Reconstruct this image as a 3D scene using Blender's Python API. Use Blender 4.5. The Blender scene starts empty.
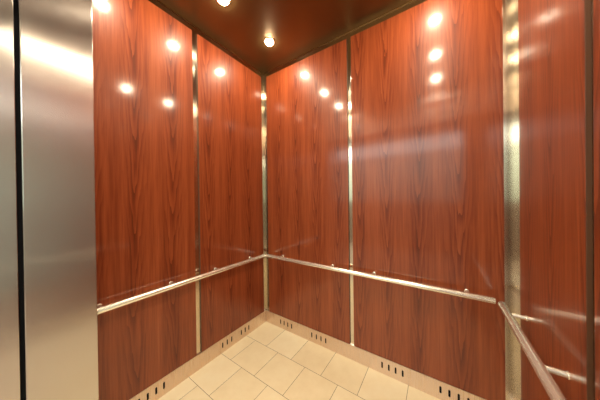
import bpy, bmesh, math, random
from mathutils import Vector, Matrix

sc = bpy.context.scene
col = sc.collection
random.seed(4)
PI = math.pi

# ---------------------------------------------------------------- camera
CX, CY, CH = 1.709, -1.7617, 1.4566
YAW, PITCH, ROLL, FPX = 0.598, -0.0046, -0.0122, 203.18
F = Vector((-math.sin(YAW) * math.cos(PITCH), math.cos(YAW) * math.cos(PITCH), math.sin(PITCH)))
R = Vector((math.cos(YAW), math.sin(YAW), 0))
U = R.cross(F)
R2 = R * math.cos(ROLL) + U * math.sin(ROLL)
U2 = -R * math.sin(ROLL) + U * math.cos(ROLL)
cam = bpy.data.cameras.new('camera')
cam.sensor_width = 36
cam.lens = FPX / 600 * 36
cam.clip_start = 0.02
co = bpy.data.objects.new('camera', cam)
m = Matrix((R2, U2, -F)).transposed().to_4x4()
m.translation = Vector((CX, CY, CH))
co.matrix_world = m
col.objects.link(co)
sc.camera = co

# ---------------------------------------------------------------- world, exposure
world = bpy.data.worlds.new('world')
sc.world = world
world.use_nodes = True
world.node_tree.nodes['Background'].inputs[0].default_value = (0.8, 0.9, 0.85, 1)
world.node_tree.nodes['Background'].inputs[1].default_value = 0.02
sc.view_settings.view_transform = 'Standard'
sc.view_settings.look = 'None'
sc.view_settings.gamma = 1
sc.view_settings.use_curve_mapping = False
sc.view_settings.exposure = 1.0
LAMP_E = 300.0
#         # downlight lens emission
HALL_W = 60.0          # added fill light over the landing
# unseen area light, added to brighten the landing and its reflections in the steel
for ly, le, ls in ((-3.75, 1.0, 1.5),):
    al = bpy.data.lights.new('landing_fill_light', 'AREA')
    al.shape = 'RECTANGLE'; al.size = 3.6; al.size_y = ls
    al.energy = HALL_W * le; al.color = (0.90, 1.0, 0.95)
    ao = bpy.data.objects.new('landing_fill_light', al)
    ao.location = (1.0, ly, 2.66)
    col.objects.link(ao)

# ---------------------------------------------------------------- materials
def mat(name, base, rough=0.5, metal=0.0, **kw):
    mm = bpy.data.materials.new(name); mm.use_nodes = True
    b = mm.node_tree.nodes['Principled BSDF']
    b.inputs['Base Color'].default_value = (*base, 1)
    b.inputs['Roughness'].default_value = rough
    b.inputs['Metallic'].default_value = metal
    for k, v in kw.items():
        b.inputs[k].default_value = v
    return mm

class NT:
    def __init__(s, mm): s.nt = mm.node_tree
    def n(s, t, **kw):
        nd = s.nt.nodes.new(t)
        for k, v in kw.items(): setattr(nd, k, v)
        return nd
    def val(s, sock, v):
        if isinstance(v, bpy.types.NodeSocket): s.nt.links.new(v, sock)
        else: sock.default_value = v
    def m(s, op, a, b=0.0, c=0.0, clamp=False):
        nd = s.n('ShaderNodeMath', operation=op, use_clamp=clamp)
        s.val(nd.inputs[0], a); s.val(nd.inputs[1], b); s.val(nd.inputs[2], c)
        return nd.outputs[0]
    def noise(s, vec, scale=1.0, detail=2.0, rough=0.5):
        nd = s.n('ShaderNodeTexNoise')
        s.nt.links.new(vec, nd.inputs['Vector'])
        nd.inputs['Scale'].default_value = scale
        nd.inputs['Detail'].default_value = detail
        nd.inputs['Roughness'].default_value = rough
        return nd.outputs[0]
    def comb(s, x, y, z):
        nd = s.n('ShaderNodeCombineXYZ')
        for i, v in enumerate((x, y, z)): s.val(nd.inputs[i], v)
        return nd.outputs[0]
    def ramp(s, fac, pts):
        nd = s.n('ShaderNodeValToRGB'); cr = nd.color_ramp
        while len(cr.elements) < len(pts): cr.elements.new(0.5)
        for e, (p, c) in zip(cr.elements, pts):
            e.position = p; e.color = (*c, 1)
        s.nt.links.new(fac, nd.inputs[0])
        return nd.outputs[0]

def wood_material():
    mm = mat('red_mahogany_laminate', (0.3, 0.1, 0.05), 0.42)
    t = NT(mm); b = mm.node_tree.nodes['Principled BSDF']
    tc = t.n('ShaderNodeTexCoord'); sep = t.n('ShaderNodeSeparateXYZ')
    t.nt.links.new(tc.outputs['Object'], sep.inputs[0])
    oi = t.n('ShaderNodeObjectInfo')
    off = t.m('MULTIPLY', oi.outputs['Object Index'], 0.37)
    u0, z = sep.outputs[0], sep.outputs[2]
    u = t.m('ADD', u0, off)
    # slow wander of each cathedral column
    w = t.noise(t.comb(t.m('MULTIPLY', u, 3.0), off, t.m('MULTIPLY', z, 0.9)), 1.0, 2)
    uw = t.m('ADD', u, t.m('MULTIPLY', t.m('SUBTRACT', w, 0.5), 0.09))
    P = 0.235
    k = t.m('FLOOR', t.m('DIVIDE', uw, P))
    ul = t.m('MULTIPLY', t.m('SUBTRACT', t.m('FRACT', t.m('DIVIDE', uw, P)), 0.5), P)
    au = t.m('SQRT', t.m('ADD', t.m('MULTIPLY', ul, ul), 0.00006))
    n2 = t.noise(t.comb(t.m('MULTIPLY', u, 22.0), off, t.m('MULTIPLY', z, 2.6)), 1.0, 3)
    kz = t.m('MULTIPLY', t.m('SINE', t.m('MULTIPLY', k, 12.9)), 3.1)
    f = t.m('ADD', t.m('SUBTRACT', t.m('MULTIPLY', z, 3.2), t.m('MULTIPLY', au, 40.0)),
            t.m('ADD', t.m('MULTIPLY', n2, 2.0), kz))
    saw = t.m('FRACT', f)
    # dark late-wood line with one crisp and one soft edge
    line = t.m('POWER', saw, 1.8)
    fall = t.m('SUBTRACT', 1.0, t.m('MULTIPLY', au, 8.5), clamp=True)
    line = t.m('MULTIPLY', line, t.m('MULTIPLY', fall, fall))
    fib = t.noise(t.comb(t.m('MULTIPLY', u, 120.0), off, t.m('MULTIPLY', z, 3.5)), 1.0, 3, 0.6)
    mid = t.noise(t.comb(t.m('MULTIPLY', u, 26.0), off, t.m('MULTIPLY', z, 0.8)), 1.0, 3, 0.6)
    v = t.m('ADD', t.m('MULTIPLY', t.m('SUBTRACT', mid, 0.5), 0.52),
            t.m('MULTIPLY', t.m('SUBTRACT', fib, 0.5), 0.44))
    v = t.m('ADD', v, 0.54)
    v = t.m('SUBTRACT', v, t.m('MULTIPLY', line, 0.40), clamp=True)
    c = t.ramp(v, [(0.0, (0.065, 0.012, 0.003)), (0.35, (0.160, 0.028, 0.008)),
                   (0.6, (0.272, 0.060, 0.018)), (1.0, (0.42, 0.127, 0.044))])
    t.nt.links.new(c, b.inputs['Base Color'])
    b.inputs['Coat Weight'].default_value = 0.6
    b.inputs['Specular IOR Level'].default_value = 0.22
    b.inputs['Coat Roughness'].default_value = 0.115
    b.inputs['Coat IOR'].default_value = 1.5
    b.inputs['Roughness'].default_value = 0.38
    return mm

def steel_material(name, base, rough, aniso, streak=0.12):
    mm = mat(name, base, rough, 1.0)
    t = NT(mm); b = mm.node_tree.nodes['Principled BSDF']
    b.inputs['Anisotropic'].default_value = aniso
    tg = t.n('ShaderNodeTangent', direction_type='RADIAL', axis='Z')
    t.nt.links.new(tg.outputs[0], b.inputs['Tangent'])
    tc = t.n('ShaderNodeTexCoord'); sep = t.n('ShaderNodeSeparateXYZ')
    t.nt.links.new(tc.outputs['Object'], sep.inputs[0])
    x, y, z = sep.outputs
    s_ = t.noise(t.comb(t.m('MULTIPLY', x, 900.0), t.m('MULTIPLY', y, 900.0), t.m('MULTIPLY', z, 6.0)), 1.0, 2)
    if streak: t.nt.links.new(t.m('ADD', rough - streak / 2, t.m('MULTIPLY', s_, streak)), b.inputs['Roughness'])
    return mm

def tile_material():
    mm = mat('cream_floor_tile', (0.75, 0.6, 0.38), 0.35)
    t = NT(mm); b = mm.node_tree.nodes['Principled BSDF']
    tc = t.n('ShaderNodeTexCoord'); sep = t.n('ShaderNodeSeparateXYZ')
    t.nt.links.new(tc.outputs['Object'], sep.inputs[0])
    x, y, z = sep.outputs
    T = 0.305; G = 0.0034
    row = t.m('DIVIDE', t.m('SUBTRACT', 0.0057, y), T)          # row 0 touches the back wall
    ri = t.m('FLOOR', row); rf = t.m('MULTIPLY', t.m('FRACT', row), T)
    shift = t.m('MULTIPLY', t.m('MODULO', t.m('ABSOLUTE', ri), 2.0), 0.152)
    cu = t.m('DIVIDE', t.m('SUBTRACT', t.m('SUBTRACT', x, 0.286 - 4 * T), shift), T)
    ci = t.m('FLOOR', cu); cf = t.m('MULTIPLY', t.m('FRACT', cu), T)
    def edge(q):
        d = t.m('MINIMUM', q, t.m('SUBTRACT', T, q))
        return d
    d = t.m('MINIMUM', edge(rf), edge(cf))
    grout = t.m('LESS_THAN', d, G / 2)
    wn = t.n('ShaderNodeTexWhiteNoise', noise_dimensions='2D')
    t.nt.links.new(t.comb(ri, ci, 0.0), wn.inputs['Vector'])
    mott = t.noise(tc.outputs['Object'], 9.0, 5, 0.62)
    f = t.m('ADD', t.m('MULTIPLY', wn.outputs['Value'], 0.35), t.m('MULTIPLY', mott, 0.65))
    c = t.ramp(f, [(0.2, (0.76, 0.60, 0.37)), (0.5, (0.83, 0.68, 0.44)), (0.85, (0.88, 0.76, 0.53))])
    mx = t.n('ShaderNodeMix', data_type='RGBA')
    t.nt.links.new(grout, mx.inputs[0]); t.nt.links.new(c, mx.inputs[6])
    mx.inputs[7].default_value = (0.20, 0.13, 0.06, 1)
    t.nt.links.new(mx.outputs[2], b.inputs['Base Color'])
    bp = t.n('ShaderNodeBump'); bp.inputs['Strength'].default_value = 0.4; bp.inputs['Distance'].default_value = 0.001
    t.nt.links.new(t.m('SUBTRACT', 1.0, grout), bp.inputs['Height'])
    t.nt.links.new(bp.outputs[0], b.inputs['Normal'])
    return mm

WOOD = wood_material()
STEEL = steel_material('brushed_stainless_wall', (0.66, 0.58, 0.47), 0.17, 0.93, 0.0)
BASE = steel_material('brushed_stainless_base', (0.73, 0.59, 0.50), 0.28, 0.7)
JAMB = steel_material('brushed_stainless_jamb', (0.56, 0.51, 0.48), 0.26, 1.0, 0.02)
RAIL = mat('polished_satin_rail', (0.95, 0.91, 0.80), 0.27, 0.82)
CEIL = mat('dark_bronze_ceiling_panel', (0.20, 0.125, 0.05), 0.34, 0.85)
DARK = mat('void_shade', (0.004, 0.004, 0.005), 0.9, **{'Specular IOR Level': 0.1})  # near-black colour standing in for the shade in gaps and slots
TRIMM = mat('bronze_edge_trim', (0.42, 0.28, 0.13), 0.22, 1.0)
EDGE = mat('dark_panel_edge_banding', (0.10, 0.035, 0.012), 0.5)
TILE = tile_material()
CHROME = mat('downlight_trim_metal', (0.75, 0.62, 0.42), 0.25, 1.0)
LAMP = mat('downlight_lens', (1, 1, 1), 0.5)
_b = LAMP.node_tree.nodes['Principled BSDF']
_b.inputs['Emission Color'].default_value = (1.0, 0.84, 0.60, 1)
_b.inputs['Emission Strength'].default_value = LAMP_E
HALLW = mat('landing_wall_paint', (0.80, 0.88, 0.80), 0.6)
HALLB = mat('landing_wainscot', (0.34, 0.23, 0.18), 0.45)
HALLF = mat('landing_floor_tile', (0.52, 0.38, 0.30), 0.4)
HALLC = mat('landing_ceiling_paint', (0.8, 0.8, 0.76), 0.7)

# ---------------------------------------------------------------- mesh helpers
def add_box(bm, a, b, bev=0.0):
    a = Vector(a); b = Vector(b)
    r = bmesh.ops.create_cube(bm, size=1.0)
    vs = r['verts']
    for v in vs:
        v.co = Vector(((a[i] + b[i]) / 2 + v.co[i] * (b[i] - a[i]) for i in range(3)))
    if bev:
        es = list({e for v in vs for e in v.link_edges})
        bmesh.ops.bevel(bm, geom=es, offset=bev, segments=2, affect='EDGES', profile=0.5)

def add_lathe(bm, prof, mtx, n=28, close=True):
    """prof: (radius, axial) pairs swept about local Z, placed by mtx"""
    rings = []
    for r, h in prof:
        if r < 1e-6:
            rings.append([bm.verts.new(mtx @ Vector((0, 0, h)))])
        else:
            rings.append([bm.verts.new(mtx @ Vector((r * math.cos(2 * PI * i / n), r * math.sin(2 * PI * i / n), h))) for i in range(n)])
    for A, B in zip(rings[:-1], rings[1:]):
        for i in range(n):
            j = (i + 1) % n
            if len(A) == 1 and len(B) == 1: continue
            if len(A) == 1: bm.faces.new((A[0], B[j], B[i]))
            elif len(B) == 1: bm.faces.new((A[i], A[j], B[0]))
            else: bm.faces.new((A[i], A[j], B[j], B[i]))

def obj(name, bm, material, parent=None, loc=None, rz=None, smooth=False):
    bmesh.ops.recalc_face_normals(bm, faces=bm.faces)
    me = bpy.data.meshes.new(name); bm.to_mesh(me); bm.free()
    if smooth:
        for p in me.polygons: p.use_smooth = True
        me.set_sharp_from_angle(angle=math.radians(35))
    me.materials.append(material)
    o = bpy.data.objects.new(name, me); col.objects.link(o)
    if parent: o.parent = parent
    if loc is not None: o.location = loc
    if rz is not None: o.rotation_euler = (0, 0, rz)
    return o

def box(name, a, b, material, parent=None, bev=0.0):
    bm = bmesh.new(); add_box(bm, a, b, bev); return obj(name, bm, material, parent)
def struct(o):
    o['kind'] = 'structure'; return o
def tag(o, label, cat, group=None):
    o['label'] = label; o['category'] = cat
    if group: o['group'] = group
    return o
def align(d):
    return Vector(d).to_track_quat('Z', 'Y').to_matrix().to_4x4()

# ---------------------------------------------------------------- cab shell
W = 2.085           # face of the right-hand panels
TH = 0.014          # panels and base stand this proud of the steel walls
BT = 0.132          # top of base plate
PT = 2.895          # top of panels
CZ = 2.955          # underside of suspended ceiling
TOP = 3.06
FY = -1.465          # start of the front return
ZL = 0.06           # wall plate thickness
struct(box('floor', (-TH, -1.745, -0.03), (W + TH, TH, 0.0), TILE))
struct(box('wall_left', (-TH - ZL, FY, -0.03), (-TH, TH, TOP), STEEL))
struct(box('wall_back', (-TH - ZL, TH, -0.03), (W + TH + ZL, TH + ZL, TOP), STEEL))
struct(box('wall_right', (W + TH, FY, -0.03), (W + TH + ZL, TH, TOP), STEEL))
struct(box('trim_1', (-TH - ZL, FY - 0.33, TOP), (W + TH + ZL, TH + ZL, TOP + 0.04), DARK))   # car top above the ceiling

# suspended ceiling with a bright edge trim round it
INS = 0.008
CEIL_O = box('ceiling', (-TH + INS, -1.70, CZ), (W + TH - INS, TH - INS, CZ + 0.02), CEIL)
struct(CEIL_O)
def edge_trim(name, a, b): return struct(box(name, a, b, TRIMM))
edge_trim('trim_2', (-TH + INS - 0.006, -1.70, CZ - 0.004), (-TH + INS, TH - INS + 0.006, CZ + 0.024))
edge_trim('trim_3', (-TH + INS, TH - INS, CZ - 0.004), (W + TH - INS, TH - INS + 0.006, CZ + 0.024))
edge_trim('trim_4', (W + TH - INS, -1.70, CZ - 0.004), (W + TH - INS + 0.006, TH - INS + 0.006, CZ + 0.024))

# front returns (deep steel jambs) and the header over the opening
JX = 0.12
def jamb(name, x0, x1):
    return struct(box(name, (x0, -1.708, -0.03), (x1, FY, TOP), JAMB, bev=0.004))
jamb('trim_5', -TH - ZL, JX)
jamb('trim_6', W + TH + ZL, W - 0.10)
struct(box('trim_7', (JX, -1.708, 2.50), (W - 0.10, -1.60, TOP), JAMB))
struct(box('trim_8', (JX - 0.05, -1.722, -0.03), (JX - 0.004, -1.709, TOP), DARK))       # black box painting the shade in the door's running gap
struct(box('trim_9', (W - 0.096, -1.722, -0.03), (W - 0.05, -1.709, TOP), DARK))  # the same painted gap shade on the right
# landing frame beyond the gap
struct(box('trim_10', (-0.3, -1.90, -0.03), (JX, -1.723, 2.42), JAMB, bev=0.002))
struct(box('trim_11', (W - 0.10, -1.90, -0.03), (W + 0.3, -1.723, 2.42), JAMB, bev=0.002))
struct(box('trim_12', (-0.3, -1.90, 2.42), (W + 0.3, -1.723, TOP), JAMB))

# ---------------------------------------------------------------- landing outside the doors
struct(box('floor_landing', (-2.0, -4.6, -0.03), (4.0, -1.746, -0.001), HALLF))
struct(box('ceiling_landing', (-2.0, -4.6, 2.7), (4.0, -1.90, 2.74), HALLC))
struct(box('wall_landing_front', (-2.0, -4.66, -0.03), (4.0, -4.6, 2.74), HALLW))
struct(box('wall_landing_left', (-2.06, -4.6, -0.03), (-2.0, -1.90, 2.74), HALLW))
struct(box('wall_landing_right', (4.0, -4.6, -0.03), (4.06, -1.90, 2.74), HALLW))
struct(box('trim_13', (-2.0, -4.6, 0.0), (4.0, -4.58, 1.36), HALLB))
struct(box('wall_lift_left', (-2.0, -1.90, -0.03), (-0.3, -1.84, 2.74), HALLW))
struct(box('wall_lift_right', (W + 0.3, -1.90, -0.03), (4.0, -1.84, 2.74), HALLW))

# ---------------------------------------------------------------- base plates with vent slots
def base_plate(name, length, slots, loc, rz):
    """local X runs along the wall, local -Y faces into the cab"""
    T = 0.012; z0, z1 = 0.045, 0.097; hw = 0.0066
    bm = bmesh.new()
    xs = sorted(slots)
    prev = 0.0
    cell = 0.012
    def quad(x0, x1, a, b):
        bm.faces.new([bm.verts.new(p) for p in ((x0, -T, a), (x1, -T, a), (x1, -T, b), (x0, -T, b))])
    for s in xs:
        quad(prev, s - cell, 0.0, BT)
        inner, outer = [], []
        n = 6
        pts = []
        for i in range(n + 1):
            a = PI * i / n
            pts.append((s + hw * math.cos(a), z1 - hw + hw * math.sin(a)))
        for i in range(n + 1):
            a = PI + PI * i / n
            pts.append((s + hw * math.cos(a), z0 + hw + hw * math.sin(a)))
        cz = (z0 + z1) / 2
        for (px, pz) in pts:
            inner.append(bm.verts.new((px, -T, pz)))
        def out(px, pz, i):
            top = i <= n
            k = i if top else i - n - 1
            fr = k / n
            if top: return (s + cell - 2 * cell * fr, BT)
            return (s - cell + 2 * cell * fr, 0.0)
        for i, (px, pz) in enumerate(pts):
            ox, oz = out(px, pz, i)
            outer.append(bm.verts.new((ox, -T, oz)))
        N = len(pts)
        for i in range(N):
            j = (i + 1) % N
            bm.faces.new((inner[i], outer[i], outer[j], inner[j]))
        # slot walls
        back = [bm.verts.new((v.co.x, -T + 0.002, v.co.z)) for v in inner]
        for i in range(N):
            j = (i + 1) % N
            bm.faces.new((inner[i], inner[j], back[j], back[i]))
        prev = s + cell
    quad(prev, length, 0.0, BT)
    # top edge and ends
    for a in (((0, -T, BT), (length, -T, BT), (length, 0, BT), (0, 0, BT)),
              ((0, -T, 0), (0, -T, BT), (0, 0, BT), (0, 0, 0)),
              ((length, -T, 0), (length, -T, BT), (length, 0, BT), (length, 0, 0))):
        bm.faces.new([bm.verts.new(p) for p in a])
    bmesh.ops.remove_doubles(bm, verts=bm.verts, dist=1e-5)
    o = obj(name, bm, BASE, None, loc, rz)
    struct(o)
    for s in xs:
        bm = bmesh.new(); add_box(bm, (s - hw - 0.002, -T + 0.0018, z0 - 0.002), (s + hw + 0.002, -0.001, z1 + 0.002))
        obj('vent_slot_shade', bm, DARK, o)  # black plate that paints the shade inside the slot
    return o
# back wall: local X = world x
base_plate('baseboard_back', W - 0.0, [.222, .272, .323, .376, .632, .686, .738, .790, 1.312, 1.364, 1.415, 1.466, 1.711, 1.763, 1.815, 1.867],
           (0, TH, 0), 0)
# left wall: local X = -y.. rotate so that -Y local -> +X world
def L(y): return y - FY        # local x on the left wall, counted from the return
base_plate('baseboard_left', -FY - 0.0, [L(y) for y in (-1.245, -1.194, -1.142, -1.091, -.589, -.538, -.487, -.367, -.316, -.266)],
           (-TH, FY, 0), PI / 2)
base_plate('baseboard_right', -FY, [-y for y in (-1.245, -1.194, -1.142, -1.091, -.640, -.589, -.538, -.487, -.367, -.316, -.266)],
           (W + TH, 0, 0), -PI / 2)

# ---------------------------------------------------------------- laminate wall panels
def panel(length, loc, rz, idx, label, grp='red wood laminate wall panels'):
    bm = bmesh.new(); add_box(bm, (0, -TH, 0), (length, 0, PT - BT - 0.004), 0.0015)
    o = obj('wood_wall_panel', bm, WOOD, None, loc, rz)
    o.pass_index = idx
    o.data.materials.append(EDGE)                       # edge banding on the four narrow sides
    for p in o.data.polygons:
        if abs(p.normal.y) < 0.5: p.material_index = 1
    tag(o, label, 'wall panel', grp)
    return o
Z0 = BT + 0.004
panel(-0.842 - FY, (-TH, FY, Z0), PI / 2, 1, 'reddish wood laminate wall panel on the left wall, next to the wide steel door column')
panel(0.797 - 0.032, (-TH, -0.797, Z0), PI / 2, 2, 'narrow red wood laminate panel on the left wall, touching the far corner strip')
panel(1.036 - 0.050, (0.050, TH, Z0), 0, 3, 'red wood laminate panel on the back wall, left of its vertical steel joint')
panel(2.047 - 1.074, (1.074, TH, Z0), 0, 4, 'large red wood laminate panel on the back wall with a wide pale glare, right of its joint')
panel(0.745 - 0.125, (W + TH, -0.125, Z0), -PI / 2, 5, 'red wood laminate panel on the right wall mirroring the short handrail')
panel(-FY - 0.785, (W + TH, -0.785, Z0), -PI / 2, 6, 'red wood laminate panel cut off by the right edge of the photo, beyond the dark joint')

# ---------------------------------------------------------------- handrails
RZ, RO, RR = 0.819, 0.070, 0.0185
def rail(name_label, A, B, wall_dir, stations, cat='handrail'):
    A = Vector(A); B = Vector(B)
    root = bpy.data.objects.new('handrail', None); root.location = (A + B) / 2
    col.objects.link(root); tag(root, name_label, cat, 'satin steel handrails')
    A = A - root.location; B = B - root.location
    d = (B - A).normalized(); Ln = (B - A).length
    M = Matrix.Translation(A) @ align(d)
    bm = bmesh.new()
    r = RR; e = 0.003
    add_lathe(bm, [(0, 0), (r - e, 0), (r - e * .3, e * .3), (r, e), (r, Ln - e), (r - e * .3, Ln - e * .3), (r - e, Ln), (0, Ln)], M, 32)
    obj('rail_bar', bm, RAIL, root, smooth=True)
    wd = Vector(wall_dir)
    for s in stations:                       # distance along from A
        P = A + d * s + Vector((0, 0, 0.003))
        wall_pt = P + wd * RO
        M = Matrix.Translation(wall_pt) @ align(-wd)
        bm = bmesh.new()
        add_lathe(bm, [(0, 0), (0.0105, 0), (0.0105, RO - RR * .85), (0, RO - RR * .85)], M, 20)
        br = obj('bracket', bm, RAIL, root, smooth=True)
        bm = bmesh.new()
        add_lathe(bm, [(0, 0), (0.0135, 0), (0.0135, 0.002), (0.0125, 0.003), (0.0106, 0.003)], M, 24)
        obj('wall_flange', bm, RAIL, br, smooth=True)
rail('satin steel handrail along the left wall, running behind the door column', (RO, FY + 0.002, RZ), (RO, -0.085, RZ), (-1, 0, 0),
     [y - (FY + 0.002) for y in (-1.435, -1.034, -.657, -.241)])
rail('longest satin steel handrail, running across the back wall', (0.085, -RO, RZ), (1.992, -RO, RZ), (0, 1, 0),
     [x - 0.085 for x in (.269, .875, 1.256, 1.862)])
rail('satin steel handrail on the right wall, running towards the viewer', (W - RO, -0.10, RZ), (W - RO, FY + 0.002, RZ), (1, 0, 0),
     [-0.10 - y for y in (-.23, -.64, -1.00, -1.40)])

# ---------------------------------------------------------------- recessed downlights
def make_light():
    root = bpy.data.objects.new('recessed_downlight', None); col.objects.link(root)
    I = Matrix.Identity(4)
    bm = bmesh.new()
    add_lathe(bm, [(0.038, -0.001), (0.040, -0.004), (0.050, -0.004), (0.053, -0.0005), (0.053, 0.0)], I, 36)
    obj('trim_ring', bm, CHROME, root, smooth=True)
    bm = bmesh.new()
    add_lathe(bm, [(0.0, -0.021), (0.012, -0.0202), (0.024, -0.0175), (0.034, -0.0115), (0.038, -0.001)], I, 32)
    obj('lamp_lens', bm, LAMP, root, smooth=True)
    return root
LX = (0.39, 1.695); LY = (-0.31, -0.815, -1.32)
labels = {
    (0, 0): 'bright round ceiling downlight nearest the far corner, fully in view',
    (0, 1): 'bright round ceiling downlight cut by the top edge of the photo',
    (0, 2): 'ceiling downlight nearest the door column, seen as the highest left-panel glare',
    (1, 0): 'ceiling downlight mirrored as the top glare on the large back panel',
    (1, 1): 'ceiling downlight mirrored as the middle glare on the large back panel',
    (1, 2): 'ceiling downlight mirrored as the faint lowest glare on the large back panel'}
proto = make_light()
for i, x in enumerate(LX):
    for j, y in enumerate(LY):
        if (i, j) == (0, 0): r = proto
        else:
            r = proto.copy(); col.objects.link(r)
            for ch in list(proto.children):
                c = ch.copy(); col.objects.link(c); c.parent = r
        r.location = (x, y, CZ)
        tag(r, labels[(i, j)], 'ceiling light', 'recessed ceiling downlights')
